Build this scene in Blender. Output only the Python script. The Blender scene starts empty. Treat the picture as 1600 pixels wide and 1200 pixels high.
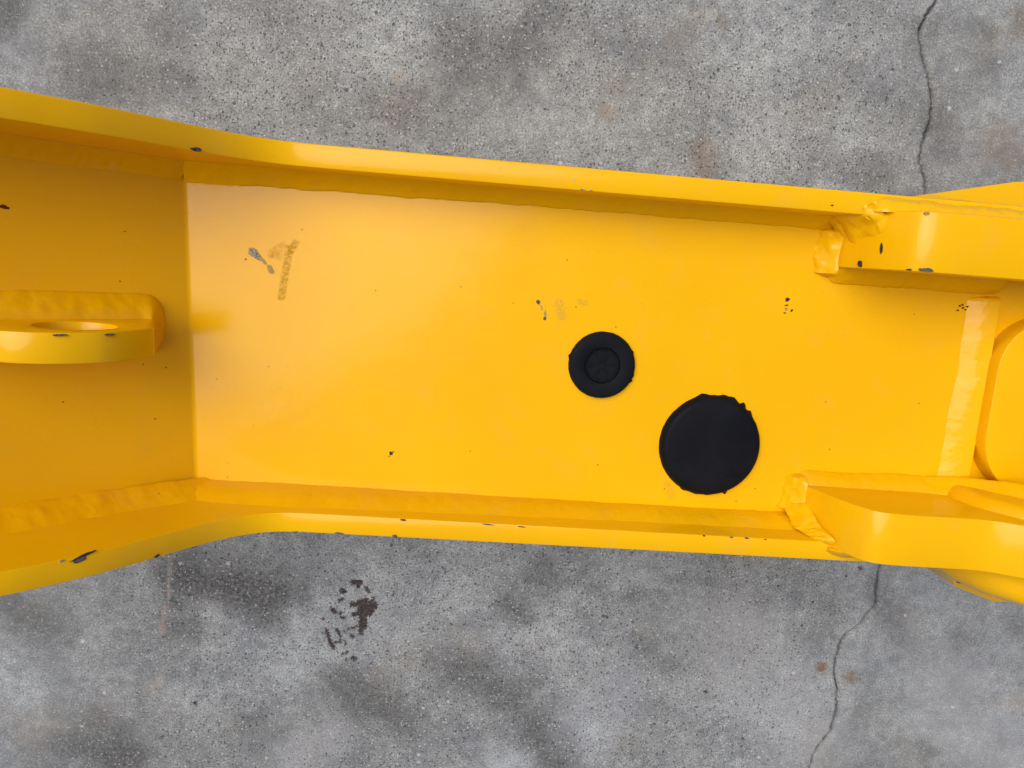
import bpy, bmesh, math, random
import numpy as np
from mathutils import Vector, Matrix, noise

# ------------------------------------------------------------------ camera
scene = bpy.context.scene
WEB = 0.16            # height of the flat web plate above the concrete (m)
CAMH = 0.36           # camera above the web plate
FPX = 1200.0          # focal length in pixels of a 1600 px wide frame
ax_x = Vector((17086, -1154, -1200)).normalized()
up = Vector((73, -200, 1200)).normalized()
up = (up - ax_x * up.dot(ax_x)).normalized()
ax_y = up.cross(ax_x)
ROT = Matrix((ax_x, ax_y, up))                       # world = ROT @ camera
cam_d = bpy.data.cameras.new('camera')
cam = bpy.data.objects.new('camera', cam_d)
scene.collection.objects.link(cam)
cam.matrix_world = Matrix.Translation((0, 0, WEB + CAMH)) @ ROT.to_4x4()
cam_d.sensor_width = 36.0
cam_d.lens = 36.0 * FPX / 1600.0
cam_d.clip_start = 0.01
cam_d.clip_end = 200.0
scene.camera = cam
scene.render.resolution_x = 1024
scene.render.resolution_y = 768

# ------------------------------------------------------------------ light
SUN_W, SUN_N, SUN_R = 21.0, 16.0, 28.0       # degrees west / north of the zenith, half angle
sdir = Vector((-math.tan(math.radians(SUN_W)), math.tan(math.radians(SUN_N)), 1)).normalized()
world = bpy.data.worlds.new('World')
scene.world = world
world.use_nodes = True
wn = world.node_tree.nodes
sky = wn.new('ShaderNodeTexSky')
sky.sky_type = 'NISHITA'
sky.sun_disc = False
sky.sun_elevation = math.asin(sdir.z)
sky.sun_rotation = math.atan2(sdir.x, sdir.y)
sky.air_density = 0.45
sky.dust_density = 4.0
sky.ozone_density = 0.0
bg = wn['Background']
bg.inputs['Strength'].default_value = 0.08
world.node_tree.links.new(sky.outputs['Color'], bg.inputs['Color'])
sun_d = bpy.data.lights.new('sun', 'SUN')
sun_d.energy = 1.5
sun_d.angle = math.radians(2 * SUN_R)
sun_d.color = (1.0, 0.985, 0.95)
sun = bpy.data.objects.new('sun', sun_d)
scene.collection.objects.link(sun)
sun.rotation_euler = sdir.to_track_quat('Z', 'Y').to_euler()
scene.view_settings.view_transform = 'Standard'
scene.view_settings.look = 'None'
scene.view_settings.gamma = 1.0
scene.view_settings.exposure = 0.60

# ------------------------------------------------------------------ helpers
COL = scene.collection
random.seed(7)


def at(px, py, h):
    """world point seen at photograph pixel (px, py), h metres above the web plate"""
    v = ROT @ Vector((px - 800, 600 - py, -FPX))
    v = v / -v.z * (CAMH - h)
    return Vector((v.x, v.y, WEB + h))


def ground_at(px, py):
    return at(px, py, -WEB)


def link(name, me, mat, parent=None, smooth=40):
    if mat:
        me.materials.append(mat)
    if smooth:
        me.polygons.foreach_set('use_smooth', [True] * len(me.polygons))
        me.set_sharp_from_angle(angle=math.radians(smooth))
    o = bpy.data.objects.new(name, me)
    COL.objects.link(o)
    if parent:
        o.parent = parent
    return o


def from_bm(name, bm, mat, parent=None, smooth=40):
    bmesh.ops.recalc_face_normals(bm, faces=bm.faces)
    me = bpy.data.meshes.new(name)
    bm.to_mesh(me)
    bm.free()
    return link(name, me, mat, parent, smooth)


def bevel_sharp(bm, off, seg=2, ang=30):
    es = [e for e in bm.edges if len(e.link_faces) == 2 and e.calc_face_angle(0) > math.radians(ang)]
    bmesh.ops.bevel(bm, geom=es, offset=off, segments=seg, profile=0.5, affect='EDGES', clamp_overlap=True)


def extrude_xz(poly, y0, y1):
    """closed polygon of (x, z) extruded along y"""
    bm = bmesh.new()
    a = [bm.verts.new((x, y0, z)) for x, z in poly]
    b = [bm.verts.new((x, y1, z)) for x, z in poly]
    bm.faces.new(a)
    bm.faces.new(b[::-1])
    n = len(poly)
    for i in range(n):
        bm.faces.new((a[i], b[i], b[(i + 1) % n], a[(i + 1) % n]))
    bmesh.ops.recalc_face_normals(bm, faces=bm.faces)
    return bm


def smooth_curve(pts, n):
    """Catmull-Rom through 2-D points"""
    out = []
    for i in range(len(pts) - 1):
        p0 = Vector(pts[max(i - 1, 0)]); p1 = Vector(pts[i]); p2 = Vector(pts[i + 1]); p3 = Vector(pts[min(i + 2, len(pts) - 1)])
        for k in range(n):
            t = k / n
            out.append(0.5 * (2 * p1 + (p2 - p0) * t + (2 * p0 - 5 * p1 + 4 * p2 - p3) * t * t + (3 * p1 - p0 - 3 * p2 + p3) * t ** 3))
    out.append(Vector(pts[-1]))
    return [tuple(p) for p in out]


# ------------------------------------------------------------------ node helpers
class NT:
    def __init__(self, name):
        self.m = bpy.data.materials.new(name)
        self.m.use_nodes = True
        self.t = self.m.node_tree
        self.b = self.t.nodes['Principled BSDF']
        self.pos = self.t.nodes.new('ShaderNodeNewGeometry').outputs['Position']

    def n(self, kind, **kw):
        nd = self.t.nodes.new(kind)
        for k, v in kw.items():
            setattr(nd, k, v)
        return nd

    def set(self, sock, v):
        if hasattr(v, 'is_output') or isinstance(v, bpy.types.NodeSocket):
            self.t.links.new(v, sock)
        else:
            sock.default_value = v

    def math(self, op, a, b=0.0, c=0.0, clamp=False):
        nd = self.n('ShaderNodeMath', operation=op, use_clamp=clamp)
        self.set(nd.inputs[0], a); self.set(nd.inputs[1], b); self.set(nd.inputs[2], c)
        return nd.outputs[0]

    def vmath(self, op, a, b=(0, 0, 0)):
        nd = self.n('ShaderNodeVectorMath', operation=op)
        self.set(nd.inputs[0], a); self.set(nd.inputs[1], b)
        return nd

    def noise(self, scale, detail=2.0, rough=0.5, vec=None, dist=0.0, off=None, stretch=None):
        vec = vec or self.pos
        if off:
            vec = self.vmath('ADD', vec, off).outputs[0]
        if stretch:
            vec = self.vmath('MULTIPLY', vec, stretch).outputs[0]
        nd = self.n('ShaderNodeTexNoise')
        self.set(nd.inputs['Vector'], vec)
        nd.inputs['Scale'].default_value = scale
        nd.inputs['Detail'].default_value = detail
        nd.inputs['Roughness'].default_value = rough
        nd.inputs['Distortion'].default_value = dist
        return nd.outputs['Fac']

    def voronoi(self, scale, vec=None, feature='F1'):
        nd = self.n('ShaderNodeTexVoronoi', feature=feature)
        self.set(nd.inputs['Vector'], vec or self.pos)
        nd.inputs['Scale'].default_value = scale
        return nd

    def remap(self, v, a, b, c=0.0, d=1.0, smooth=True):
        nd = self.n('ShaderNodeMapRange', interpolation_type='SMOOTHSTEP' if smooth else 'LINEAR')
        self.set(nd.inputs['Value'], v)
        for k, x in zip(('From Min', 'From Max', 'To Min', 'To Max'), (a, b, c, d)):
            self.set(nd.inputs[k], x)
        return nd.outputs[0]

    def mix(self, f, a, b, blend='MIX'):
        nd = self.n('ShaderNodeMix', data_type='RGBA', blend_type=blend)
        self.set(nd.inputs[0], f)
        for s, v in ((nd.inputs[6], a), (nd.inputs[7], b)):
            if isinstance(v, tuple) and len(v) == 3:
                v = (*v, 1)
            self.set(s, v)
        return nd.outputs[2]

    def seg(self, P, a, b):
        """distance of point socket P from the segment a-b"""
        a = Vector(a); b = Vector(b); d = b - a
        pa = self.vmath('SUBTRACT', P, tuple(a)).outputs[0]
        L = max(d.length_squared, 1e-12)
        dt = self.vmath('DOT_PRODUCT', pa, tuple(d / L)).outputs['Value']
        t = self.math('ADD', dt, 0.0, clamp=True)
        sc = self.n('ShaderNodeVectorMath', operation='SCALE')
        sc.inputs[0].default_value = tuple(d)
        self.set(sc.inputs['Scale'], t)
        return self.vmath('LENGTH', self.vmath('SUBTRACT', pa, sc.outputs[0]).outputs[0]).outputs['Value']

    def bump(self, h, strength, dist, prev=None):
        nd = self.n('ShaderNodeBump')
        nd.inputs['Strength'].default_value = strength
        nd.inputs['Distance'].default_value = dist
        self.set(nd.inputs['Height'], h)
        if prev:
            self.set(nd.inputs['Normal'], prev)
        return nd.outputs[0]

    def done(self, color=None, rough=None, normal=None, spec=None):
        for k, v in (('Base Color', color), ('Roughness', rough), ('Normal', normal), ('Specular IOR Level', spec)):
            if v is None:
                continue
            if isinstance(v, tuple) and len(v) == 3:
                v = (*v, 1)
            self.set(self.b.inputs[k], v)
        return self.m


# ------------------------------------------------------------------ materials
YEL = (0.815, 0.435, 0.0018)


def paint(name, weld=False, scuffs=()):
    N = NT(name)
    tone = N.noise(14, 3, 0.5)
    c = N.mix(N.remap(tone, 0.3, 0.7), (YEL[0] * 0.97, YEL[1] * 0.955, YEL[2]), (YEL[0], YEL[1] * 1.02, YEL[2]))
    # dust film and tiny specks of dirt in the paint
    dust = N.math('MULTIPLY', N.remap(N.noise(55, 6, 0.65, off=(3, 1, 2)), 0.5, 0.8), 0.16)
    c = N.mix(dust, c, (0.62, 0.36, 0.09))
    film = N.math('MULTIPLY', N.remap(N.noise(480, 4, 0.75, off=(7, 2, 1)), 0.55, 0.72), N.remap(N.noise(18, 3, 0.6, off=(2, 9, 4)), 0.42, 0.62, 0.02, 0.22))
    c = N.mix(film, c, (0.50, 0.27, 0.03))
    v = N.voronoi(170)
    pick = N.n('ShaderNodeSeparateColor'); N.set(pick.inputs[0], v.outputs['Color'])
    speck = N.math('MULTIPLY', N.remap(v.outputs['Distance'], 0.045, 0.075, 1, 0), N.math('GREATER_THAN', pick.outputs[0], 0.93))
    speck = N.math('MULTIPLY', speck, N.remap(N.noise(9, 2, 0.5, off=(1, 5, 0)), 0.45, 0.6))
    c = N.mix(N.math('MULTIPLY', speck, 0.8), c, (0.10, 0.05, 0.015))
    rough = N.remap(N.noise(40, 4, 0.6), 0.3, 0.7, 0.13, 0.18)
    for a, b, r, col, rg, amt in scuffs:
        d = N.seg(N.pos, a, b)
        d = N.math('ADD', d, N.math('MULTIPLY', N.math('SUBTRACT', N.noise(900, 3, 0.7), 0.5), r * 1.1))
        m = N.math('MULTIPLY', N.remap(d, r * 0.5, r * 1.05, 1, 0), N.remap(N.noise(800, 4, 0.75), 0.38, 0.58))
        m = N.math('MULTIPLY', m, amt)
        c = N.mix(m, c, col)
        rough = N.math('ADD', rough, N.math('MULTIPLY', m, rg))
    nrm = N.bump(N.noise(260, 2, 0.5), 0.06, 0.0005)
    nrm = N.bump(N.noise(22, 2, 0.5), 0.12, 0.003, nrm)
    nrm = N.bump(N.noise(45, 3, 0.6, stretch=(1, 5, 1)), 0.02, 0.0010, nrm)
    if weld:
        nrm = N.bump(N.noise(300, 2, 0.5), 0.22, 0.0008, nrm)
    return N.done(c, rough, nrm, 0.24)


SC = (0.47, 0.235, 0.006)
web_scuffs = [
    (at(452, 388, 0), at(440, 464, 0), 0.0022, SC, 0.42, 1.0),
    (at(462, 380, 0), at(454, 392, 0), 0.0022, SC, 0.42, 0.95),
    (at(442, 384, 0), at(424, 397, 0), 0.0024, SC, 0.42, 0.6),
    (at(425, 398, 0), at(438, 402, 0), 0.0019, SC, 0.42, 0.6),
    (at(874, 474, 0), at(878, 494, 0), 0.0028, (0.42, 0.25, 0.03), 0.4, 0.5),
    (at(905, 470, 0), at(915, 474, 0), 0.0018, (0.42, 0.25, 0.03), 0.4, 0.5),
    (at(1043, 757, 0), at(1050, 775, 0), 0.0026, (0.5, 0.28, 0.02), 0.3, 0.45),
]
M_PAINT = paint('yellow_paint')
M_WEB = paint('yellow_web_paint', scuffs=web_scuffs)
M_WELD = paint('yellow_weld_paint', weld=True)


def simple(name, c1, c2, scale, rough, bump=0.3):
    N = NT(name)
    k = N.noise(scale, 4, 0.6)
    return N.done(N.mix(N.remap(k, 0.3, 0.7), c1, c2), rough, N.bump(k, bump, 0.0006), 0.18)


M_CHIP = simple('bare_primer', (0.045, 0.042, 0.040), (0.14, 0.135, 0.13), 900, 0.75, 0.6)
M_CHIPD = simple('dark_steel', (0.018, 0.016, 0.018), (0.06, 0.045, 0.04), 900, 0.6, 0.6)
M_RUST = simple('rust', (0.05, 0.008, 0.003), (0.13, 0.03, 0.008), 1200, 0.75, 0.6)
M_GREY = simple('bare_metal', (0.035, 0.03, 0.028), (0.50, 0.49, 0.50), 900, 0.5, 1.0)
M_TAN = simple('thin_paint', (0.28, 0.19, 0.06), (0.48, 0.33, 0.10), 1500, 0.5, 0.5)


def rubber():
    N = NT('black_rubber')
    k = N.noise(700, 4, 0.6)
    big = N.noise(60, 3, 0.6)
    c = N.mix(N.remap(big, 0.35, 0.7), (0.0040, 0.0050, 0.0080), (0.0065, 0.0075, 0.0105))
    dust = N.math('MULTIPLY', N.remap(N.noise(1400, 3, 0.7), 0.62, 0.8), 0.35)
    c = N.mix(dust, c, (0.05, 0.05, 0.05))
    return N.done(c, N.remap(big, 0.3, 0.7, 0.55, 0.68), N.bump(k, 0.25, 0.0004), 0.10)


M_RUB = rubber()


def concrete():
    N = NT('concrete')
    P = N.pos

    def attr(nm, out='Fac'):
        nd = N.n('ShaderNodeAttribute', attribute_name=nm)
        return nd.outputs[out]
    # patchy cement colour, several scales
    n1 = N.noise(7.5, 3, 0.55, off=(2.3, 1.1, 0))
    n2 = N.noise(28, 6, 0.62, off=(0.4, 3.1, 0))
    c = N.mix(N.remap(n1, 0.32, 0.68), (0.214, 0.224, 0.226), (0.286, 0.304, 0.315))
    c = N.mix(0.6, c, N.mix(N.remap(n2, 0.25, 0.75), (0.33, 0.33, 0.34), (0.66, 0.66, 0.65)), 'OVERLAY')
    c = N.mix(0.8, c, N.mix(N.remap(N.noise(130, 5, 0.68), 0.25, 0.75), (0.36, 0.36, 0.36), (0.64, 0.64, 0.64)), 'OVERLAY')
    c = N.mix(0.8, c, N.mix(N.remap(N.noise(800, 3, 0.7), 0.25, 0.75), (0.23, 0.23, 0.23), (0.78, 0.78, 0.78)), 'OVERLAY')
    c = N.mix(N.math('MULTIPLY', N.remap(N.noise(24, 4, 0.6, off=(9, 4, 0)), 0.52, 0.68), 0.38), c, (0.14, 0.152, 0.178))
    c = N.mix(N.math('MULTIPLY', N.remap(N.noise(16, 4, 0.6, off=(5, 8, 0)), 0.54, 0.70), 0.30), c, (0.25, 0.215, 0.165))
    fine = N.remap(N.noise(420, 4, 0.75), 0.34, 0.62, 0.50, 1.10)
    c = N.mix(N.math('MULTIPLY', attr('dirt'), fine), c, (0.074, 0.073, 0.074))
    c = N.mix(N.math('MULTIPLY', attr('tint', 'Alpha'), fine), c, attr('tint', 'Color'))
    # pitted surface: where the paste is worn the pores show
    worn = N.math('MULTIPLY', N.remap(N.noise(9, 3, 0.6, off=(1.7, 0.2, 0)), 0.30, 0.52, 0.55, 1.0), attr('worn'))
    wv = N.n('ShaderNodeTexNoise'); N.set(wv.inputs['Vector'], P); wv.inputs['Scale'].default_value = 500; wv.inputs['Detail'].default_value = 2
    warp = N.vmath('MULTIPLY', N.vmath('SUBTRACT', wv.outputs['Color'], (0.5, 0.5, 0.5)).outputs[0], (0.0020, 0.0020, 0)).outputs[0]
    Pw = N.vmath('ADD', P, warp).outputs[0]
    pits = 0.0
    for sc, keep, r0 in ((760, 0.32, 0.46), (450, 0.52, 0.42), (180, 0.87, 0.26)):
        v = N.voronoi(sc, Pw)
        s = N.n('ShaderNodeSeparateColor'); N.set(s.inputs[0], v.outputs['Color'])
        size = N.math('MULTIPLY', N.remap(s.outputs[0], keep, 1.0, 0.0, r0, smooth=False), N.math('ADD', N.math('MULTIPLY', worn, 0.85), 0.15))
        m = N.remap(v.outputs['Distance'], N.math('MULTIPLY', size, 0.55), N.math('ADD', size, 0.01), 1, 0)
        pits = m if pits == 0.0 else N.math('MAXIMUM', pits, m)
    c = N.mix(N.math('MULTIPLY', pits, 0.72), c, (0.042, 0.042, 0.046))
    # pale sand grains and a few larger aggregate chips
    v = N.voronoi(540, N.vmath('ADD', Pw, (0.37, 0.11, 0)).outputs[0])
    s = N.n('ShaderNodeSeparateColor'); N.set(s.inputs[0], v.outputs['Color'])
    sz = N.remap(s.outputs[1], 0.45, 1, 0.0, 0.44)
    gr = N.remap(v.outputs['Distance'], N.math('MULTIPLY', sz, 0.5), N.math('ADD', sz, 0.005), 1, 0)
    c = N.mix(N.math('MULTIPLY', gr, N.math('ADD', N.math('MULTIPLY', worn, 0.40), 0.18)), c, (0.58, 0.57, 0.56))
    v = N.voronoi(62, N.vmath('ADD', Pw, (0.7, 0.41, 0)).outputs[0])
    s = N.n('ShaderNodeSeparateColor'); N.set(s.inputs[0], v.outputs['Color'])
    gr2 = N.math('MULTIPLY', N.remap(v.outputs['Distance'], 0.05, 0.11, 1, 0), N.math('GREATER_THAN', s.outputs[0], 0.72))
    c = N.mix(N.math('MULTIPLY', gr2, 0.55), c, N.mix(N.math('GREATER_THAN', s.outputs[1], 0.7), (0.60, 0.60, 0.62), (0.42, 0.30, 0.22)))
    # dried tar: ragged edge of the mask stored with the mesh
    rag3 = N.math('MULTIPLY', N.math('SUBTRACT', N.noise(620, 5, 0.8), 0.5), 0.0085)
    tar = N.remap(N.math('ADD', attr('tar'), rag3), -0.00045, 0.00065, 0, 1)
    tcol = N.mix(N.remap(N.noise(500, 3, 0.6), 0.35, 0.65), (0.017, 0.014, 0.013), (0.062, 0.042, 0.036))
    c = N.mix(N.math('MULTIPLY', tar, N.remap(N.noise(900, 3, 0.7), 0.3, 0.5, 0.55, 0.97)), c, tcol)
    hgt = N.math('SUBTRACT', N.noise(420, 5, 0.7), N.math('MULTIPLY', pits, 0.9))
    return N.done(c, 0.85, N.bump(hgt, 0.7, 0.0011), 0.3)


M_CON = concrete()

# ------------------------------------------------------------------ the concrete ground, with its crack as a real groove
GPX = 0.000433        # metres per photograph pixel on the ground
crack_px = [(1468, -60), (1466, 0), (1448, 25), (1437, 50), (1439, 75), (1444, 100), (1452, 122), (1457, 160), (1453, 195), (1441, 230), (1438, 255), (1446, 280), (1447, 303),
            (1440, 380), (1420, 520), (1400, 660), (1388, 780), (1378, 880), (1371, 905), (1369, 925), (1371, 942), (1358, 958), (1345, 975), (1322, 990), (1309, 1018), (1304, 1050), (1310, 1080), (1307, 1110), (1299, 1142), (1276, 1172), (1262, 1205), (1250, 1260)]
gp = sorted([ground_at(*p) for p in crack_px], key=lambda v: v.y)
NR = 820
ys = np.concatenate([[-30.0, -3.0, gp[0].y - 0.10], np.linspace(gp[0].y, gp[-1].y, NR), [gp[-1].y + 0.10, 3.0, 30.0]])
cxs = np.interp(ys, [p.y for p in gp], [p.x for p in gp])
cw = np.full(len(ys), 0.0001)
cl = cw.copy()
for i, y in enumerate(ys):
    if gp[0].y <= y <= gp[-1].y:
        y = float(y)
        cxs[i] += 0.0013 * noise.fractal(Vector((y * 260, 0.3, 0)), 1.0, 2.0, 4)
        w = 0.00070 + 0.00085 * max(0, noise.noise(Vector((y * 90, 5.2, 0))) + 0.25) + 0.00030 * noise.noise(Vector((y * 700, 1.2, 0)))
        cw[i] = max(w, 0.00014)
        cl[i] = cw[i] * (1 + 0.7 * noise.noise(Vector((y * 500, 9.1, 0))))
tx0, tx1 = ground_at(490, 960).x, ground_at(605, 960).x
left = np.concatenate([[-30, -3, -0.6], np.arange(-0.42, tx0, 0.004), np.arange(tx0, tx1, 0.0009), np.arange(tx1, 0.235, 0.004)])
fr = np.linspace(0, 1, 34)[1:]                       # columns that close up on the crack
rt = np.concatenate([np.linspace(0, 1, 40)[1:]])
cols = []
for i in range(len(ys)):
    le = cxs[i] - cl[i] - 0.0003
    re = cxs[i] + cw[i] + 0.0003
    cols.append(np.concatenate([left, 0.235 + (le - 0.235) * fr, [cxs[i] - cl[i], cxs[i], cxs[i] + cw[i], re], re + (0.52 - re) * rt, [0.7, 3, 30]]))
GX = np.array(cols)
NC = GX.shape[1]
GY = np.repeat(ys[:, None], NC, 1)
GZ = np.zeros_like(GX)
k0 = len(left) + len(fr)
GZ[:, k0] = -0.0035; GZ[:, k0 + 1] = -0.016; GZ[:, k0 + 2] = -0.0035


def seg_d(a, b):
    a = ground_at(*a); b = ground_at(*b)
    dx, dy = b.x - a.x, b.y - a.y
    L = max(dx * dx + dy * dy, 1e-12)
    t = np.clip(((GX - a.x) * dx + (GY - a.y) * dy) / L, 0, 1)
    return np.hypot(GX - a.x - t * dx, GY - a.y - t * dy)


def sstep(x):
    x = np.clip(x, 0, 1)
    return x * x * (3 - 2 * x)


def wob(f, seed):
    r = np.random.RandomState(seed)
    o = 0
    for k in range(7):
        th = r.uniform(0, 6.28); q = f * 1.6 ** (k * 0.6) * r.uniform(.7, 1.4)
        o = o + np.sin(q * (GX * math.cos(th) + GY * math.sin(th)) + 6.28 * r.rand() + 1.5 * np.sin(q * 0.6 * (GY * math.cos(th) - GX * math.sin(th)))) / (1 + 0.45 * k)
    return o / 3.0


rag = 0.012 * wob(70, 3)
dirt = np.zeros_like(GX)
for a, b, r, s_ in [((720, 75), (740, 110), 55, 0.46), ((800, 70), (830, 20), 48, 0.40), ((130, 125), (260, 120), 40, 0.36), ((245, 45), (270, 60), 35, 0.3),
                    ((285, 905), (420, 925), 50, 0.70), ((430, 900), (470, 915), 30, 0.5), ((280, 975), (300, 985), 28, 0.5), ((30, 960), (60, 985), 48, 0.42),
                    ((130, 1160), (190, 1190), 56, 0.70), ((50, 1185), (70, 1195), 30, 0.4), ((790, 945), (812, 965), 20, 0.55), ((820, 900), (900, 905), 40, 0.38), ((850, 1135), (880, 1165), 52, 0.72),
                    ((560, 1080), (610, 1120), 48, 0.55), ((720, 1050), (800, 1085), 46, 0.55), ((990, 930), (1000, 925), 16, 0.45), ((1020, 1015), (1040, 1040), 28, 0.32),
                    ((1370, 920), (1380, 960), 34, 0.38), ((1395, 980), (1400, 985), 22, 0.3), ((1440, 40), (1430, 60), 26, 0.35), ((1540, 45), (1545, 55), 18, 0.42), ((1480, 240), (1470, 180), 22, 0.35),
                    ((1530, 105), (1545, 100), 24, 0.3), ((1320, 270), (1390, 262), 24, 0.3), ((1440, 1165), (1450, 1175), 18, 0.4), ((1560, 1155), (1565, 1160), 12, 0.4), ((530, 190), (640, 160), 34, 0.3),
                    ((0, 5), (15, 20), 32, 0.6), ((1195, -16), (1250, -16), 11, 0.9), ((400, 1130), (470, 1120), 40, 0.2), ((1150, 1150), (1200, 1180), 26, 0.22), ((1500, 1000), (1580, 990), 30, 0.25)]:
    d = seg_d(a, b) + rag * min(1, r / 40)
    dirt = np.maximum(dirt, min(0.95, 1.3 * s_) * sstep((r * GPX * 1.6 - d) / (r * GPX * 1.5)))
tint = np.zeros(GX.shape + (4,))
rag2 = 0.0022 * wob(420, 8)
for a, b, r, s_, col in [((1283, 1043), (1284, 1044), 11, 0.95, (0.19, 0.11, 0.055)), ((1328, 1058), (1330, 1062), 13, 0.85, (0.19, 0.12, 0.07)),
                         ((1100, 235), (1100, 262), 24, 0.55, (0.20, 0.14, 0.09)), ((1555, 225), (1580, 240), 34, 0.5, (0.20, 0.15, 0.11)), ((1595, 30), (1600, 45), 20, 0.5, (0.14, 0.10, 0.05)),
                         ((256, 950), (254, 985), 8, 0.6, (0.38, 0.29, 0.25)), ((268, 870), (262, 935), 5, 0.5, (0.40, 0.37, 0.33)),
                         ((945, 172), (955, 180), 13, 0.55, (0.27, 0.22, 0.17)), ((1124, 30), (1130, 40), 8, 0.7, (0.13, 0.10, 0.05)), ((620, 120), (622, 122), 6, 0.5, (0.40, 0.28, 0.2)),
                         ((250, 1060), (245, 1075), 9, 0.5, (0.36, 0.33, 0.27)), ((780, 1190), (820, 1185), 20, 0.35, (0.36, 0.38, 0.41)), ((1590, 1100), (1540, 1110), 30, 0.25, (0.33, 0.27, 0.2)),
                         ((460, 1180), (520, 1150), 40, 0.4, (0.37, 0.37, 0.39)), ((900, 1140), (960, 1090), 60, 0.4, (0.36, 0.38, 0.41)), ((640, 990), (600, 960), 40, 0.3, (0.36, 0.37, 0.38)), ((1150, 1000), (1250, 1150), 90, 0.4, (0.36, 0.36, 0.37)), ((1480, 1080), (1560, 1180), 80, 0.35, (0.34, 0.345, 0.355))]:
    d = seg_d(a, b) + rag2 * min(1, r / 12) * (1 if r < 30 else 2)
    m = s_ * sstep((r * GPX * 1.35 - d) / (r * GPX * 1.0))
    sel = m > tint[..., 3]
    tint[sel] = np.concatenate([np.broadcast_to(col, (sel.sum(), 3)), m[sel][:, None]], 1)
worn = np.clip(0.30 + 0.7 * sstep((GX + 0.30) / 0.16), 0, 1) * (1 - 0.72 * sstep((GX - cxs[:, None] + 0.05) / 0.08))
tar = np.full(GX.shape, -0.05)
for a, b, r in [((540, 225), (620, 220), 4.6), ((590, 240), (600, 275), 3.6), ((405, 315), (425, 335), 4.6), ((380, 440), (410, 420), 2.6), ((290, 535), (320, 570), 3.6),
                ((530, 480), (640, 480), 4.4), ((640, 470), (770, 500), 7.5), ((640, 560), (720, 560), 8.5), ((540, 600), (620, 590), 3.8), ((650, 640), (655, 740), 6.4), ((630, 780), (635, 820), 3.6), ((780, 410), (740, 470), 2.6), ((690, 430), (690, 470), 3.6),
                ((225, 800), (280, 940), 3.2), ((290, 960), (310, 990), 3.8), ((345, 770), (385, 850), 2.8), ((385, 850), (385, 930), 1.8), ((310, 930), (380, 925), 2.0), ((400, 635), (430, 640), 2.6), ((390, 580), (392, 582), 3.0), ((525, 845), (530, 855), 3.2), ((400, 1070), (480, 1035), 2.0),
                ((540, 1110), (560, 1125), 3.6), ((690, 290), (720, 330), 3.2), ((430, 790), (440, 800), 2.0), ((480, 770), (590, 740), 1.6), ((445, 900), (450, 950), 1.8), ((180, 655), (190, 655), 2.4)]:
    u = lambda q: (480 + q[0] / 7.5, 880 + q[1] / 7.5)
    tar = np.maximum(tar, (r * 1.15) * GPX - seg_d(u(a), u(b)))
for a, r in [((304, 1098), 4.6), ((312, 1090), 2.4), ((1101, 1080), 4.6), ((252, 1150), 3), ((697, 953), 4), ((945, 962), 4.5), ((1344, 887), 4)]:
    tar = np.maximum(tar, r * GPX - seg_d(a, (a[0] + 1, a[1] + 1)))
me = bpy.data.meshes.new('ground')
nv = GX.size
me.vertices.add(nv)
me.vertices.foreach_set('co', np.stack([GX, GY, GZ], -1).astype(np.float32).ravel())
idx = np.arange(nv).reshape(GX.shape)
q = np.stack([idx[:-1, :-1], idx[:-1, 1:], idx[1:, 1:], idx[1:, :-1]], -1).reshape(-1, 4)
me.loops.add(q.size)
me.loops.foreach_set('vertex_index', q.astype(np.int32).ravel())
me.polygons.add(len(q))
me.polygons.foreach_set('loop_start', np.arange(0, q.size, 4, dtype=np.int32))
me.update(calc_edges=True)
for nm, arr in (('dirt', dirt), ('worn', worn), ('tar', tar)):
    me.attributes.new(nm, 'FLOAT', 'POINT').data.foreach_set('value', arr.astype(np.float32).ravel())
me.attributes.new('tint', 'FLOAT_COLOR', 'POINT').data.foreach_set('color', tint.astype(np.float32).ravel())
gr = link('ground', me, M_CON, None, 0)
gr['kind'] = 'structure'
gr['label'] = 'worn grey concrete ground with pits, stains and a crack'

# ------------------------------------------------------------------ the excavator arm
arm = bpy.data.objects.new('excavator_arm', None)
COL.objects.link(arm)
arm.empty_display_size = 0.1
arm['label'] = 'glossy yellow steel excavator arm section lying on the concrete'
arm['category'] = 'excavator arm'

N_IN, N_OUT = 0.0311, 0.0408
S_IN, S_OUT = -0.1183, -0.1275
# upper edge of the side plates as (x, height above the web)
edge = smooth_curve([(-0.30, 0.165), (-0.24, 0.150), (-0.19, 0.127), (-0.165, 0.112), (-0.150, 0.1015), (-0.138, 0.0905), (-0.130, 0.0825), (-0.122, 0.0730), (-0.1135, 0.0620),
                     (-0.1050, 0.0510), (-0.0965, 0.0415), (-0.0870, 0.0335), (-0.0770, 0.0287), (-0.066, 0.0272), (-0.05, 0.027)], 5)
edge += [(-0.05 + 0.0215 * i, 0.027) for i in range(1, 21)]


def side_plate(y0, y1):
    poly = [(x, WEB + h) for x, h in edge] + [(0.38, 0.0), (-0.30, 0.0)]
    bm = extrude_xz(poly, y0, y1)
    bevel_sharp(bm, 0.0009, 2, 30)
    return from_bm('side_plate', bm, M_PAINT, arm, 30)


side_plate(N_IN, N_OUT)
side_plate(S_OUT, S_IN)

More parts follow.
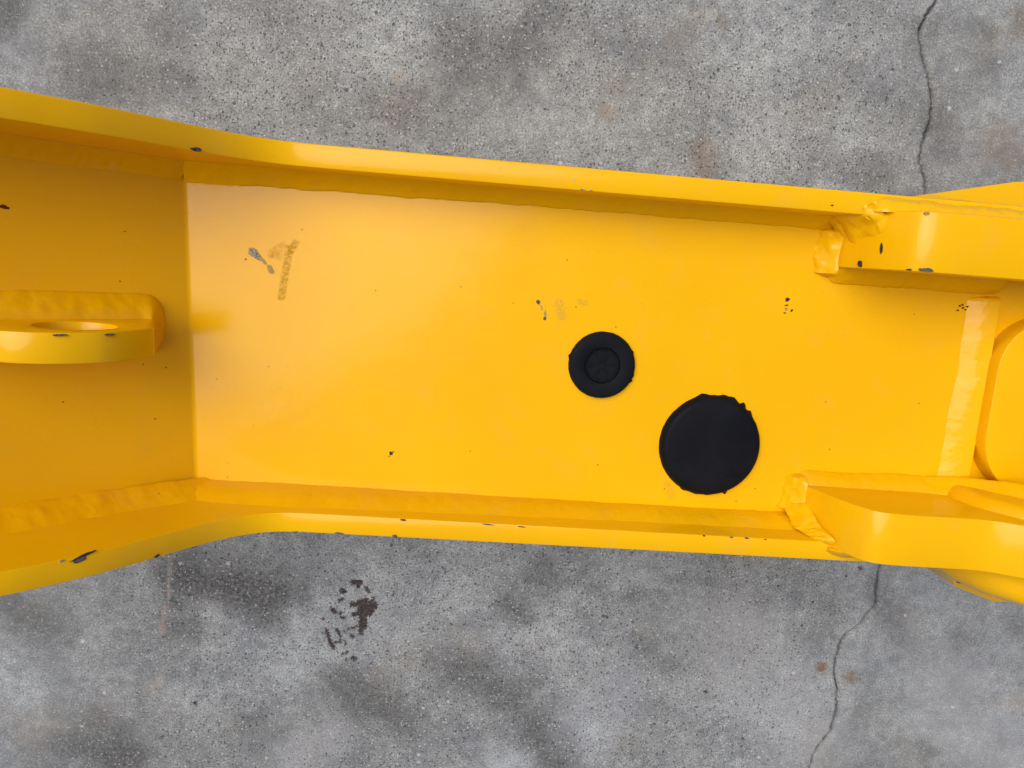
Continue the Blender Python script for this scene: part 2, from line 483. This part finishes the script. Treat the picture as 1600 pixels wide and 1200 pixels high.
# web: one plate folded at the crease, rising at 45 degrees to the west
CRX = -0.124
BR = 0.0035
prof = [(CRX - 0.15, 0.15)]
tl = BR * math.tan(math.radians(22.5))
for i in range(9):
    a = math.radians(45 * (1 - i / 8))
    cx, cz = CRX + tl, BR
    prof.append((cx - BR * math.sin(a), cz - BR * math.cos(a)))
prof.append((0.37, 0.0))
top = [(x, WEB + z) for x, z in prof]
low = [(x + (0.0 if i else 0.0), z - 0.008) for i, (x, z) in enumerate(top)]
bm = extrude_xz(top + low[::-1], S_IN - 0.001, N_IN + 0.001)
for v in bm.verts:
    if v.co.x < 0.2:
        v.co.x -= 0.0475 * (v.co.y + 0.042)
web = from_bm('web_plate', bm, M_WEB, arm, 30)
web['label'] = 'glossy yellow plate between the side plates with scuffs and chips'
# closing plate underneath
bm = extrude_xz([(-0.29, 0.012), (0.37, 0.012), (0.37, 0.020), (-0.29, 0.020)], S_IN - 0.001, N_IN + 0.001)
from_bm('closing_plate', bm, M_PAINT, arm)


# ---- weld beads
def bead(path, ad, bd, la, lb, seed=0.0, name='weld_bead', bulge=0.05, wob=0.16, rip=0.00016, pitch=0.0024, round_ends=0.006, step=0.0012, mat=None, sink=0.0006, lump=0.05):
    """fillet laid along a corner: path points, ad along one plate, bd along the other"""
    P = [Vector(p) for p in path]
    A = [Vector(a) for a in ad] if isinstance(ad, list) else [Vector(ad)] * len(P)
    B = [Vector(a) for a in bd] if isinstance(bd, list) else [Vector(bd)] * len(P)
    LA = la if isinstance(la, list) else [la] * len(P)
    LB = lb if isinstance(lb, list) else [lb] * len(P)
    cum = [0.0]
    for a, b in zip(P, P[1:]):
        cum.append(cum[-1] + (b - a).length)
    L = cum[-1]
    n = max(6, int(L / step))
    NS = 9
    vs, fs = [], []
    for i in range(n + 1):
        s = L * i / n
        k = 0
        while k < len(cum) - 2 and s > cum[k + 1]:
            k += 1
        t = (s - cum[k]) / max(cum[k + 1] - cum[k], 1e-9)
        p = P[k].lerp(P[k + 1], t)
        a = A[k].lerp(A[k + 1], t).normalized()
        b = B[k].lerp(B[k + 1], t).normalized()
        e = 1.0
        if round_ends:
            de = min(s, L - s) / round_ends
            if de < 1:
                e = max(0.42, math.sqrt(max(0, 1 - (1 - de) ** 2)))
        wa = (LA[k] + (LA[k + 1] - LA[k]) * t) * e * (1 + wob * noise.fractal(Vector((s * 70, seed, 0.5)), 1, 2, 3) + 0.35 * wob * noise.fractal(Vector((s * 420, seed, 1.5)), 1, 2, 2))
        wb = (LB[k] + (LB[k + 1] - LB[k]) * t) * e * (1 + wob * 0.8 * noise.fractal(Vector((s * 70, seed, 7.5)), 1, 2, 3))
        ph = s / pitch + 0.5 * noise.noise(Vector((s * 120, seed, 3)))
        scal = rip * e * (abs(math.sin(math.pi * ph)) - 0.5) * 2
        vs.append(p - a * sink - b * sink)
        vs.append(p + a * wa - b * sink)
        for j in range(NS + 1):
            u = j / NS
            q = a * (wa * (1 - u)) + b * (wb * u)
            o = (a * wb + b * wa).normalized()
            w = math.sin(math.pi * u)
            nn = noise.fractal(Vector((s * 160, u * 3 + seed, 2)), 1, 2, 3)
            q += o * (w * (bulge * min(wa, wb) + scal + nn * lump * min(wa, wb)))
            vs.append(p + q)
        vs.append(p + b * wb - a * sink)
    m = NS + 4
    for i in range(n):
        for j in range(m):
            j2 = (j + 1) % m
            fs.append((m * i + j, m * i + j2, m * (i + 1) + j2, m * (i + 1) + j))
    fs.append(tuple(range(m)))
    fs.append(tuple(range(m * n, m * n + m))[::-1])
    bm = bmesh.new()
    bv = [bm.verts.new(v) for v in vs]
    for f in fs:
        bm.faces.new([bv[q] for q in f])
    return from_bm(name, bm, mat or M_WELD, arm, 50)


Z = Vector((0, 0, 1)); XP = Vector((1, 0, 0)); YP = Vector((0, 1, 0))
SLN = Vector((1, 0, 1)).normalized()
crN = CRX - 0.0475 * (N_IN + 0.042)
crS = CRX - 0.0475 * (S_IN + 0.042)
# along the upper side plate: sloped part, then flat part
bead([(crN - 0.11, N_IN, WEB + 0.11), (crN - 0.001, N_IN, WEB + 0.001)], -YP, SLN, 0.0080, 0.007, 1.3, wob=0.06, bulge=-0.05, round_ends=0)
bead([(crN + 0.0005, N_IN, WEB), (crN + 0.03, N_IN, WEB), (0.05, N_IN, WEB), (0.16, N_IN, WEB), (0.176, N_IN, WEB)], -YP, Z, [0.0092, 0.0078, 0.0062, 0.0056, 0.006], [0.0075, 0.0085, 0.008, 0.008, 0.009], 4.1, wob=0.09, bulge=-0.05, round_ends=0.0)
# along the lower side plate
bead([(crS - 0.12, S_IN, WEB + 0.12), (crS - 0.03, S_IN, WEB + 0.03), (crS + 0.004, S_IN, WEB + 0.0)], YP, SLN, [0.0065, 0.006, 0.0055], [0.016, 0.015, 0.015], 8.3, wob=0.08, round_ends=0)
bead([(crS - 0.0045, S_IN, WEB), (crS + 0.04, S_IN, WEB), (0.03, S_IN, WEB), (0.12, S_IN, WEB), (0.176, S_IN, WEB)], YP, Z, [0.0045, 0.0048, 0.0044, 0.0044, 0.005], [0.019, 0.0205, 0.0155, 0.013, 0.014], 6.6, wob=0.07, bulge=0.2, round_ends=0.010)

# ---- lug on the sloped plate: (s up the slope, n off the plate)
def slope(s, n, y):
    return Vector((CRX - 0.0475 * (y + 0.042) + (-s + n) * 0.70711, y, WEB + (s + n) * 0.70711))


LY0, LY1 = -0.0484, -0.0372
out = smooth_curve([(0.0150, -0.001), (0.0215, 0.013), (0.0280, 0.0270), (0.0318, 0.0352), (0.0350, 0.0400), (0.0440, 0.0458), (0.0520, 0.0492), (0.0600, 0.0505), (0.0720, 0.0490), (0.0830, 0.0435), (0.0905, 0.034), (0.0965, 0.022), (0.101, 0.010), (0.104, -0.001)], 4)
hole = [(0.0583 + 0.0142 * math.cos(2 * math.pi * i / 40), 0.0285 + 0.0142 * math.sin(2 * math.pi * i / 40)) for i in range(40)]
bm = bmesh.new()
ring_o, ring_i = [], []
for y in (LY0, LY1):
    ring_o.append([bm.verts.new(slope(s, n, y)) for s, n in out])
    ring_i.append([bm.verts.new(slope(s, n, y)) for s, n in hole])
for ro, ri in zip(ring_o, ring_i):
    es = [bm.edges.new((ro[i], ro[(i + 1) % len(ro)])) for i in range(len(ro))] + [bm.edges.new((ri[i], ri[(i + 1) % 40])) for i in range(40)]
    bmesh.ops.triangle_fill(bm, use_beauty=True, edges=es)
for (r0, r1) in (ring_o, ring_i):
    k = len(r0)
    for i in range(k):
        bm.faces.new((r0[i], r1[i], r1[(i + 1) % k], r0[(i + 1) % k]))
bmesh.ops.recalc_face_normals(bm, faces=bm.faces)
bevel_sharp(bm, 0.0007, 2, 50)
lug = from_bm('lifting_lug', bm, M_PAINT, arm, 35)
lug['label'] = 'rounded yellow tab with a round hole on the sloping plate'
SUP = Vector((-1, 0, 1)).normalized()
# weld round the lug: far side, rounded nose, near side
r0 = 0.0155
pth, adr = [slope(0.118, 0, LY1), slope(0.06, 0, LY1), slope(0.024, 0, LY1)], [YP, YP, YP]
for k in range(1, 12):                              # round the nose of the lug
    an = math.pi * k / 12
    pth.append(slope(0.0205 - 0.0035 * math.sin(an), 0, (LY0 + LY1) / 2 + 0.5 * (LY1 - LY0) * math.cos(an)))
    adr.append((YP * math.cos(an) - SUP * math.sin(an)).normalized())
pth += [slope(0.024, 0, LY0), slope(0.06, 0, LY0), slope(0.118, 0, LY0)]
adr += [-YP, -YP, -YP]
bdr = [SLN] * 3 + [(SLN + SUP * 0.55 * math.sin(math.pi * k / 12)).normalized() for k in range(1, 12)] + [SLN] * 3
bead(pth, adr, bdr, [0.0105, 0.0105, 0.0105] + [0.0098, 0.0088, 0.0076, 0.0064, 0.0056, 0.0050, 0.0050, 0.0052, 0.0054, 0.0056, 0.0058] + [0.006, 0.006, 0.006], [0.0075] * 3 + [0.0085] * 11 + [0.006] * 3, 2.2, wob=0.05, round_ends=0, rip=0.00004, bulge=0.10)

# ---- the two thick brackets at the east end
bp = smooth_curve([(0.1720, -0.001), (0.1722, 0.008), (0.1748, 0.016), (0.1775, 0.0240), (0.1806, 0.0310), (0.1845, 0.0380), (0.1880, 0.0425), (0.1940, 0.0450), (0.2050, 0.0460)], 4)
rise = smooth_curve([(0.2050, 0.0460), (0.2240, 0.0460), (0.2340, 0.0463), (0.2420, 0.0478), (0.2500, 0.0512), (0.2590, 0.0550), (0.2680, 0.0577), (0.2770, 0.0587), (0.2900, 0.0572), (0.3030, 0.0525), (0.3150, 0.042), (0.324, 0.025), (0.328, -0.001)], 3)
for y0, y1, tail in ((0.0083, 0.0333, [(0.37, 0.0465), (0.37, -0.001)]), (-0.1213, -0.0973, rise[1:])):
    bm = extrude_xz([(x, WEB + h) for x, h in bp + tail], y0, y1)
    bevel_sharp(bm, 0.0007, 2, 40)
    b = from_bm('bracket', bm, M_PAINT, arm, 25)
    b['label'] = 'thick yellow bracket plate with curved nose'
# bracket welds: upper one
bead([(0.1722, 0.026, WEB), (0.1722, 0.004, WEB)], -XP, Z, [0.0090, 0.0085], [0.0095, 0.0075], 11.0, bulge=0.04, wob=0.3, round_ends=0.002, rip=0.0002, lump=0.22)
bead([(0.171, 0.0083, WEB), (0.26, 0.0083, WEB)], -YP, Z, [0.0078, 0.007], 0.0075, 12.0, wob=0.10, round_ends=0.005)
bead([(0.1735, N_IN, WEB + 0.004), (0.1762, N_IN, WEB + 0.018), (0.1800, N_IN, WEB + 0.030)], -YP, -XP, [0.012, 0.013, 0.009], [0.009, 0.011, 0.008], 13.0, wob=0.25, bulge=-0.10, round_ends=0.001, rip=0.0002, lump=0.16)
bead([(0.1740, 0.0333, WEB + 0.0268), (0.36, 0.0333, WEB + 0.0268)], YP, Z, [0.0058, 0.0062], [0.006, 0.011], 14.0, wob=0.14, round_ends=0.006, bulge=0.2)
bead([(0.1725, 0.0378, WEB + 0.0268), (0.1795, 0.0300, WEB + 0.0275)], (-1, -0.8, 0), Z, 0.0042, 0.0030, 15.0, wob=0.5, bulge=0.0, round_ends=0.001, lump=0.3)
# lower one
bead([(0.170, -0.0973, WEB), (0.262, -0.0973, WEB)], YP, Z, [0.0060, 0.0068], [0.0072, 0.0078], 16.0, wob=0.10, bulge=0.12, round_ends=0.006)
bead([(0.1722, -0.0935, WEB), (0.1722, -0.1120, WEB)], -XP, Z, [0.0080, 0.0090], [0.0075, 0.0095], 17.0, wob=0.28, bulge=0.06, round_ends=0.002, rip=0.0003, lump=0.18)
bead([(0.1722, -0.1075, WEB), (0.1738, -0.1165, WEB + 0.012), (0.1788, -0.1205, WEB + 0.0265)], [-XP, -XP, Vector((-1, 0.3, 0))], [Vector((0, 0.4, 1)), Vector((0, 0.8, 1)), Vector((0, 0.6, 1))], [0.0085, 0.0085, 0.007], [0.008, 0.008, 0.006], 18.0, wob=0.3, bulge=0.06, round_ends=0.003, rip=0.0003, lump=0.18)
bead([(0.1770, -0.1213, WEB + 0.0268), (0.36, -0.1213, WEB + 0.0268)], -YP, Z, 0.0045, 0.006, 19.0, wob=0.12, round_ends=0.008)
# inner corner where the bracket weld climbs towards the pivot boss
bead([(0.232, -0.0973, WEB), (0.246, -0.0973, WEB + 0.003), (0.257, -0.0973, WEB + 0.010), (0.272, -0.0973, WEB + 0.024), (0.290, -0.0973, WEB + 0.034)], YP, [Z, Vector((-.2, 0, 1)), Vector((-.5, 0, 1)), Vector((-.6, 0, 1)), Z], [0.0062, 0.0076, 0.0095, 0.011, 0.011], [0.0074, 0.0080, 0.0090, 0.010, 0.010], 20.0, wob=0.06, bulge=0.04, round_ends=0)

# ---- raised end plate between the brackets and its weld
def rounded(x0, x1, y0, y1, rs, rn, n=10):
    pts = [(x1, y0)]
    for i in range(n + 1):
        a = math.radians(270 - 90 * i / n)
        pts.append((x0 + rs + rs * math.cos(a), y0 + rs + rs * math.sin(a)))
    for i in range(n + 1):
        a = math.radians(180 - 90 * i / n)
        pts.append((x0 + rn + rn * math.cos(a), y1 - rn + rn * math.sin(a)))
    pts.append((x1, y1))
    return pts


bm = bmesh.new()
pl = rounded(0.2560, 0.37, -0.0955, -0.0075, 0.030, 0.026, 14)
a = [bm.verts.new((x, y, WEB - 0.001)) for x, y in pl]
b = [bm.verts.new((x, y, WEB + 0.0115)) for x, y in pl]
bm.faces.new(a[::-1]); bm.faces.new(b)
for i in range(len(pl)):
    j = (i + 1) % len(pl)
    bm.faces.new((a[i], a[j], b[j], b[i]))
bmesh.ops.recalc_face_normals(bm, faces=bm.faces)
bevel_sharp(bm, 0.0009, 2, 50)
from_bm('end_plate', bm, M_PAINT, arm, 30)
bead([(0.2560, 0.0005, WEB), (0.2560, -0.0450, WEB), (0.2560, -0.0935, WEB)], -XP, Z, [0.0128, 0.0125, 0.0128], [0.0042, 0.0046, 0.0042], 21.0, wob=0.07, bulge=0.14, round_ends=0.002, rip=0.00012)

# ---- pivot boss and its flared hubs outside the side plates
def lathe_y(cx, cz, prof, n=64):
    """(radius, y) profile turned about the y axis"""
    bm = bmesh.new()
    rings = []
    for r, y in prof:
        rings.append([bm.verts.new((cx + r * math.cos(2 * math.pi * i / n), y, cz + r * math.sin(2 * math.pi * i / n))) for i in range(n)])
    for r0_, r1_ in zip(rings, rings[1:]):
        for i in range(n):
            bm.faces.new((r0_[i], r1_[i], r1_[(i + 1) % n], r0_[(i + 1) % n]))
    bm.faces.new(rings[0]); bm.faces.new(rings[-1][::-1])
    return bm


BXC, BZC = 0.285, WEB + 0.010
bm = lathe_y(BXC, BZC, [(0.0270, -0.1400), (0.0330, -0.1396), (0.0365, -0.1382), (0.0390, -0.1360), (0.0408, -0.1325), (0.0415, -0.1290), (0.0420, -0.1250), (0.0435, -0.1210), (0.0445, -0.115), (0.0445, -0.108), (0.0440, -0.102), (0.0425, -0.0965), (0.0400, -0.0935), (0.037, -0.0920)], 96)
for v in bm.verts:                                  # cast, hand-dressed surface
    d = Vector((v.co.x - BXC, 0, v.co.z - BZC)).normalized()
    v.co += d * (0.0012 * noise.fractal(v.co * 70, 1, 2, 3))
boss = from_bm('pivot_boss', bm, M_WELD, arm, 50)
boss['label'] = 'rounded yellow pivot boss at the bracket end'


def gusset(y_face, outer, h_in, h_out, h_low):
    """angled plate welded to the outer face of a side plate; outer = its (x, y) outline away from the plate"""
    bm = bmesh.new()
    inner = [(outer[0][0], y_face), (outer[-1][0], y_face)]
    ring = [inner[0]] + outer + [inner[1]]
    hs = [h_in] + [h_in] + [h_out] * (len(outer) - 1) + [h_in]
    t = [bm.verts.new((x, y, WEB + h)) for (x, y), h in zip(ring, hs)]
    l = [bm.verts.new((x, y, WEB + h_low)) for x, y in ring]
    bm.faces.new(l[::-1])
    bmesh.ops.triangulate(bm, faces=[bm.faces.new(t)])
    for i in range(len(ring)):
        j = (i + 1) % len(ring)
        bm.faces.new((t[i], l[i], l[j], t[j]))
    bmesh.ops.recalc_face_normals(bm, faces=bm.faces)
    bevel_sharp(bm, 0.0012, 2, 25)
    return from_bm('gusset_plate', bm, M_PAINT, arm, 35)


g1, g2, g3, g4 = at(1434, 884, -0.012), at(1490, 916, -0.018), at(1550, 940, -0.018), at(1660, 944, -0.018)
gusset(S_OUT + 0.001, [(g1.x, S_OUT - 0.0004), (g2.x, g2.y), (g3.x, g3.y), (g4.x, g4.y)], 0.012, -0.018, -0.06)
g1, g2, g3 = at(1452, 303, -0.05), at(1585, 284, -0.05), at(1680, 282, -0.05)
gusset(N_OUT - 0.001, [(g1.x - 0.05, N_OUT + 0.0003), (g1.x, g1.y), (g2.x, g2.y), (g3.x, g3.y)], -0.030, -0.050, -0.09)
bead([(g1.x - 0.01, N_OUT, WEB - 0.036), (g3.x - 0.01, N_OUT, WEB - 0.036)], YP, Z, 0.007, 0.010, 33.0, round_ends=0)


# ---- chipped paint
def chip(px, py, h, w, l, ang, mat, seed=0, up_=Z, base=None, thick=0.00016, n=14):
    """irregular chip about w x l photograph pixels, turned by ang degrees, lying on a plate"""
    c = Vector(base) if base is not None else at(px, py, h)
    k = (CAMH - h) / FPX
    e1 = Vector((1, 0, 0)); e1 = (e1 - up_ * e1.dot(up_)).normalized()
    e2 = up_.cross(e1)
    ca, sa = math.cos(math.radians(ang)), math.sin(math.radians(ang))
    bm = bmesh.new()
    lo, hi = [], []
    for i in range(n):
        a = 2 * math.pi * i / n
        r = 1 + 0.45 * noise.noise(Vector((math.cos(a) * 1.7, math.sin(a) * 1.7, seed * 3.7 + px * 0.013)))
        u = 0.5 * w * k * math.cos(a) * r; v = 0.5 * l * k * math.sin(a) * r
        q = c + e1 * (u * ca - v * sa) + e2 * (u * sa + v * ca)
        lo.append(bm.verts.new(q - up_ * 0.0004)); hi.append(bm.verts.new(q + up_ * thick))
    bm.faces.new(hi); bm.faces.new(lo[::-1])
    for i in range(n):
        bm.faces.new((lo[i], lo[(i + 1) % n], hi[(i + 1) % n], hi[i]))
    return from_bm('paint_chip', bm, mat, arm, 0)


chip(398, 397, 0, 24, 13, -38, M_TAN, 1, thick=0.00010)
chip(399, 398, 0, 19, 9, -38, M_GREY, 2)
chip(413, 409, 0, 12, 5, -48, M_TAN, 3)
chip(423, 421, 0, 9, 16, 28, M_TAN, 4)
chip(384, 405, 0, 2.5, 2.5, 0, M_CHIPD, 6)
chip(841, 472, 0, 6, 8, 30, M_CHIP, 7); chip(846, 481, 0, 3, 9, 25, M_TAN, 8); chip(852, 491, 0, 5, 13, 5, M_TAN, 9); chip(851, 498, 0, 5, 6, 0, M_CHIP, 10)
chip(1230, 468, 0, 7, 6.5, 0, M_CHIPD, 11); chip(1229, 477, 0, 7, 2.6, 10, M_CHIPD, 12); chip(1228, 483, 0, 5, 5, 0, M_TAN, 13); chip(1237, 485, 0, 3, 4.5, -20, M_CHIPD, 14); chip(1226, 489, 0, 4, 2, 0, M_CHIPD, 15)
chip(611, 708, 0, 6, 6.5, 20, M_CHIPD, 16); chip(615, 706, 0, 3, 1.5, 20, M_CHIPD, 17); chip(608, 713, 0, 1.6, 3, -10, M_CHIPD, 18)
for q, (x, y) in enumerate([(587, 454), (472, 359), (720, 448), (735, 705), (1038, 764), (1150, 783), (1180, 763), (934, 726), (962, 511), (1290, 628), (1436, 630), (1296, 702), (1275, 408)]):
    chip(x, y, 0, 2.1, 1.6, 17 * q, M_CHIPD, 20 + q, n=8)
for q, (x, y) in enumerate([(1497, 485), (1505, 481), (1512, 479), (1504, 476), (1500, 478), (1509, 484)]):
    chip(x, y, 0.0006, 3.2, 2.2, 30 * q, M_RUST, 40 + q, n=9)
# sloped plate
chip(40, 305, 0, 11, 5, -12, M_RUST, 50, SLN, base=slope(0.071, 0, 0.0048))
for q, (s, y) in enumerate([(0.03, -0.022), (0.022, -0.058), (0.012, -0.06), (0.018, -0.083), (0.027, -0.001), (0.055, -0.072)]):
    chip(200, 500, 0, 2.4, 1.8, 40 * q, M_CHIPD, 51 + q, SLN, base=slope(s, 0, y), n=8)
# edges of the side plates
for x, y, w, l, ang, m in [(630, 812.5, 13, 3, -4, M_CHIPD), (762, 819.5, 26, 2.5, -3, M_CHIP), (815, 823, 16, 2, -3, M_CHIPD), (1100, 837, 5, 3, -3, M_CHIPD), (1143, 839.5, 8, 2.5, -3, M_CHIP), (1167, 841, 9, 2.8, -3, M_CHIP), (1196, 843, 4, 2.5, 0, M_CHIPD),
                           (461, 831, 12, 5, -2, M_CHIP), (530, 833.5, 16, 4.5, -3, M_CHIP), (617, 838, 11, 7, -3, M_CHIP), (424, 834, 6, 3, 0, M_CHIP), (1300, 321, 6, 3, 0, M_CHIPD), (910, 296, 10, 2.5, 0, M_GREY), (923, 298, 6, 2, 0, M_GREY), (897, 281, 4, 4, 0, M_GREY), (813, 251, 4, 3, 0, M_GREY)]:
    chip(x, y, 0.027, w * 0.8, l * 0.8, ang, m, 60 + x * 0.01, n=10)
# on the rising edges
def edge_chip(px, py, h, dx, w, l, ang, m, seed):
    sl = Vector((0.75, 0, 0.66)).normalized()
    chip(px, py, h, w, l, ang, m, seed, sl, base=at(px, py, h) + Vector((dx, 0, 0)), thick=0.0006)


def edge_h(px, py, y):
    """height and x on the rising plate edge where it passes the plane y"""
    v = ROT @ Vector((px - 800, 600 - py, -FPX)); v = v / -v.z
    t = y / v.y
    return CAMH - t, v.x * t


for px_, py_, y_, w, l, ang, m in [(312, 237, N_IN + 0.0006, 14, 4, -6, M_CHIPD), (322, 239, N_IN + 0.0009, 11, 6, -6, M_CHIP), (140, 862, S_IN - 0.0016, 22, 8, 10, M_CHIP), (143, 858, S_IN - 0.0004, 40, 3, 14, M_CHIPD), (104, 871, S_IN - 0.0006, 8, 3, 10, M_GREY), (246, 868, S_OUT + 0.0009, 9, 4, 15, M_CHIPD)]:
    _, ex = edge_h(px_, py_, y_)
    eh = None
    for (x0, h0), (x1, h1) in zip(edge, edge[1:]):
        if x0 <= ex <= x1:
            eh = h0 + (h1 - h0) * (ex - x0) / (x1 - x0)
            nv = Vector((-(h1 - h0), 0, x1 - x0)).normalized()
    chip(px_, py_, eh, w, l, ang, m, px_, nv, base=(ex, y_, WEB + eh), thick=0.0003)
# upper bracket
chip(1447, 425, 0.0462, 24, 6, -2, M_CHIP, 80, base=(0.1925, 0.0092, WEB + 0.0448), thick=0.0005)
chip(1402, 422, 0.0462, 8, 3, 0, M_CHIPD, 81, base=(0.1868, 0.0089, WEB + 0.0415), thick=0.0005, up_=Vector((-0.75, 0, 0.66)).normalized())
UB = Vector((-0.9, 0, 0.44)).normalized()
chip(1383, 393, 0.03, 5, 17, 8, M_CHIPD, 82, UB, base=(0.1800, 0.0175, WEB + 0.0296), thick=0.0005)
chip(1355, 417, 0.02, 8, 10, 25, M_CHIPD, 83, UB, base=(0.1764, 0.0102, WEB + 0.0205), thick=0.0006)
chip(1426, 334, 0.0462, 10, 5, 0, M_TAN, 84, base=(0.1895, 0.0324, WEB + 0.0434), thick=0.0006)
# lug edge
for s, n, w, l, y in [(0.0545, 0.0500, 16, 2.6, LY1 - 0.0009), (0.0705, 0.0494, 22, 2.4, LY1 - 0.0008)]:
    nv = Vector((0.70711 + (0.1 if s < 0.06 else -0.2), 0, 0.70711)).normalized()
    chip(100, 525, 0.08, w, l, 0, M_CHIP, s * 100, nv, base=slope(s, n, y), thick=0.0007)
chip(1545, 911, 0, 7, 4, 0, M_CHIPD, 90, Vector((-0.5, -0.5, 0.7)).normalized(), base=(0.2600, S_OUT - 0.0155, WEB + 0.0053), thick=0.0010, n=9)


# ------------------------------------------------------------------ rubber plugs pressed into the web plate
def plug(name, cx, cy, prof, rough, label, nubs, n=120):
    """turned rubber plug; prof = (radius, height, raggedness)"""
    root = bpy.data.objects.new(name, None)
    COL.objects.link(root)
    root.location = (cx, cy, WEB)
    root['label'] = label
    root['category'] = 'rubber plug'
    root['group'] = 'rubber plugs in the web plate'
    bm = bmesh.new()
    rings = []
    for r, z, rg in prof:
        ring = []
        for i in range(n):
            a = 2 * math.pi * i / n
            rr = r
            if rg:
                rr += rg * rough * noise.fractal(Vector((math.cos(a) * 9, math.sin(a) * 9, cx * 50)), 1, 2, 4)
                for na, nw, nh in nubs:
                    d = abs((math.degrees(a) - na + 180) % 360 - 180)
                    if d < nw:
                        rr += rg * nh * (1 - d / nw)
            ring.append(bm.verts.new((rr * math.cos(a), rr * math.sin(a), z)))
        rings.append(ring)
    for p, q in zip(rings, rings[1:]):
        for i in range(n):
            bm.faces.new((p[i], p[(i + 1) % n], q[(i + 1) % n], q[i]))
    bm.faces.new(rings[0][::-1]); bm.faces.new(rings[-1])
    from_bm('plug_body', bm, M_RUB, root, 35)
    return root


p1 = at(941, 571, 0.002)
small = plug('rubber_plug', p1.x, p1.y, [(0.0152, -0.002, 0), (0.0160, -0.0003, 1), (0.0160, 0.0006, 1), (0.0157, 0.0022, 0.4), (0.0153, 0.0029, 0), (0.0147, 0.0031, 0), (0.0090, 0.0031, 0), (0.0086, 0.0029, 0), (0.0083, 0.0020, 0), (0.0082, 0.0006, 0)],
         0.00012, 'small black rubber plug with a recessed ribbed centre', [(168, 5, 0.0007), (-15, 6, 0.0006), (-24, 4, 0.0010), (27, 4, 0.0005)])
# ribbed centre: six wedge pads with a raised cross between them
rng = random.Random(3)
for k in range(6):
    a0 = math.radians(60 * k + 12 + rng.uniform(-5, 5)); a1 = a0 + math.radians(rng.uniform(40, 47))
    bm = bmesh.new()
    pts = []
    for rr, m_ in ((0.0018, 2), (0.0073, 6)):
        row = [(rr * math.cos(a0 + (a1 - a0) * i / m_), rr * math.sin(a0 + (a1 - a0) * i / m_)) for i in range(m_ + 1)]
        pts += row if rr < 0.005 else row[::-1]
    lo = [bm.verts.new((x, y, 0.0002)) for x, y in pts]
    hi = [bm.verts.new((x * 0.97, y * 0.97, 0.0010 + rng.uniform(0, 0.0004))) for x, y in pts]
    bm.faces.new(lo[::-1]); bm.faces.new(hi)
    for i in range(len(pts)):
        j = (i + 1) % len(pts)
        bm.faces.new((lo[i], lo[j], hi[j], hi[i]))
    from_bm('rib_pad', bm, M_RUB, small, 30)
p2 = at(1110, 697, 0.002)
plug('rubber_plug', p2.x, p2.y, [(0.0235, -0.002, 0), (0.0250, -0.0003, 1), (0.0250, 0.0005, 1), (0.0245, 0.0022, 0.3), (0.0238, 0.0036, 0), (0.0228, 0.0044, 0), (0.0216, 0.0047, 0), (0.012, 0.0048, 0), (0.002, 0.0048, 0)],
     0.0002, 'large plain black rubber plug with a ragged rim', [(56, 4, 0.0022), (44, 3, 0.0014), (70, 9, 0.0014), (80, 5, 0.001), (105, 9, 0.0012), (-66, 3, 0.0016), (-115, 5, 0.0008), (-100, 3, 0.0007), (-86, 4, 0.0005)])
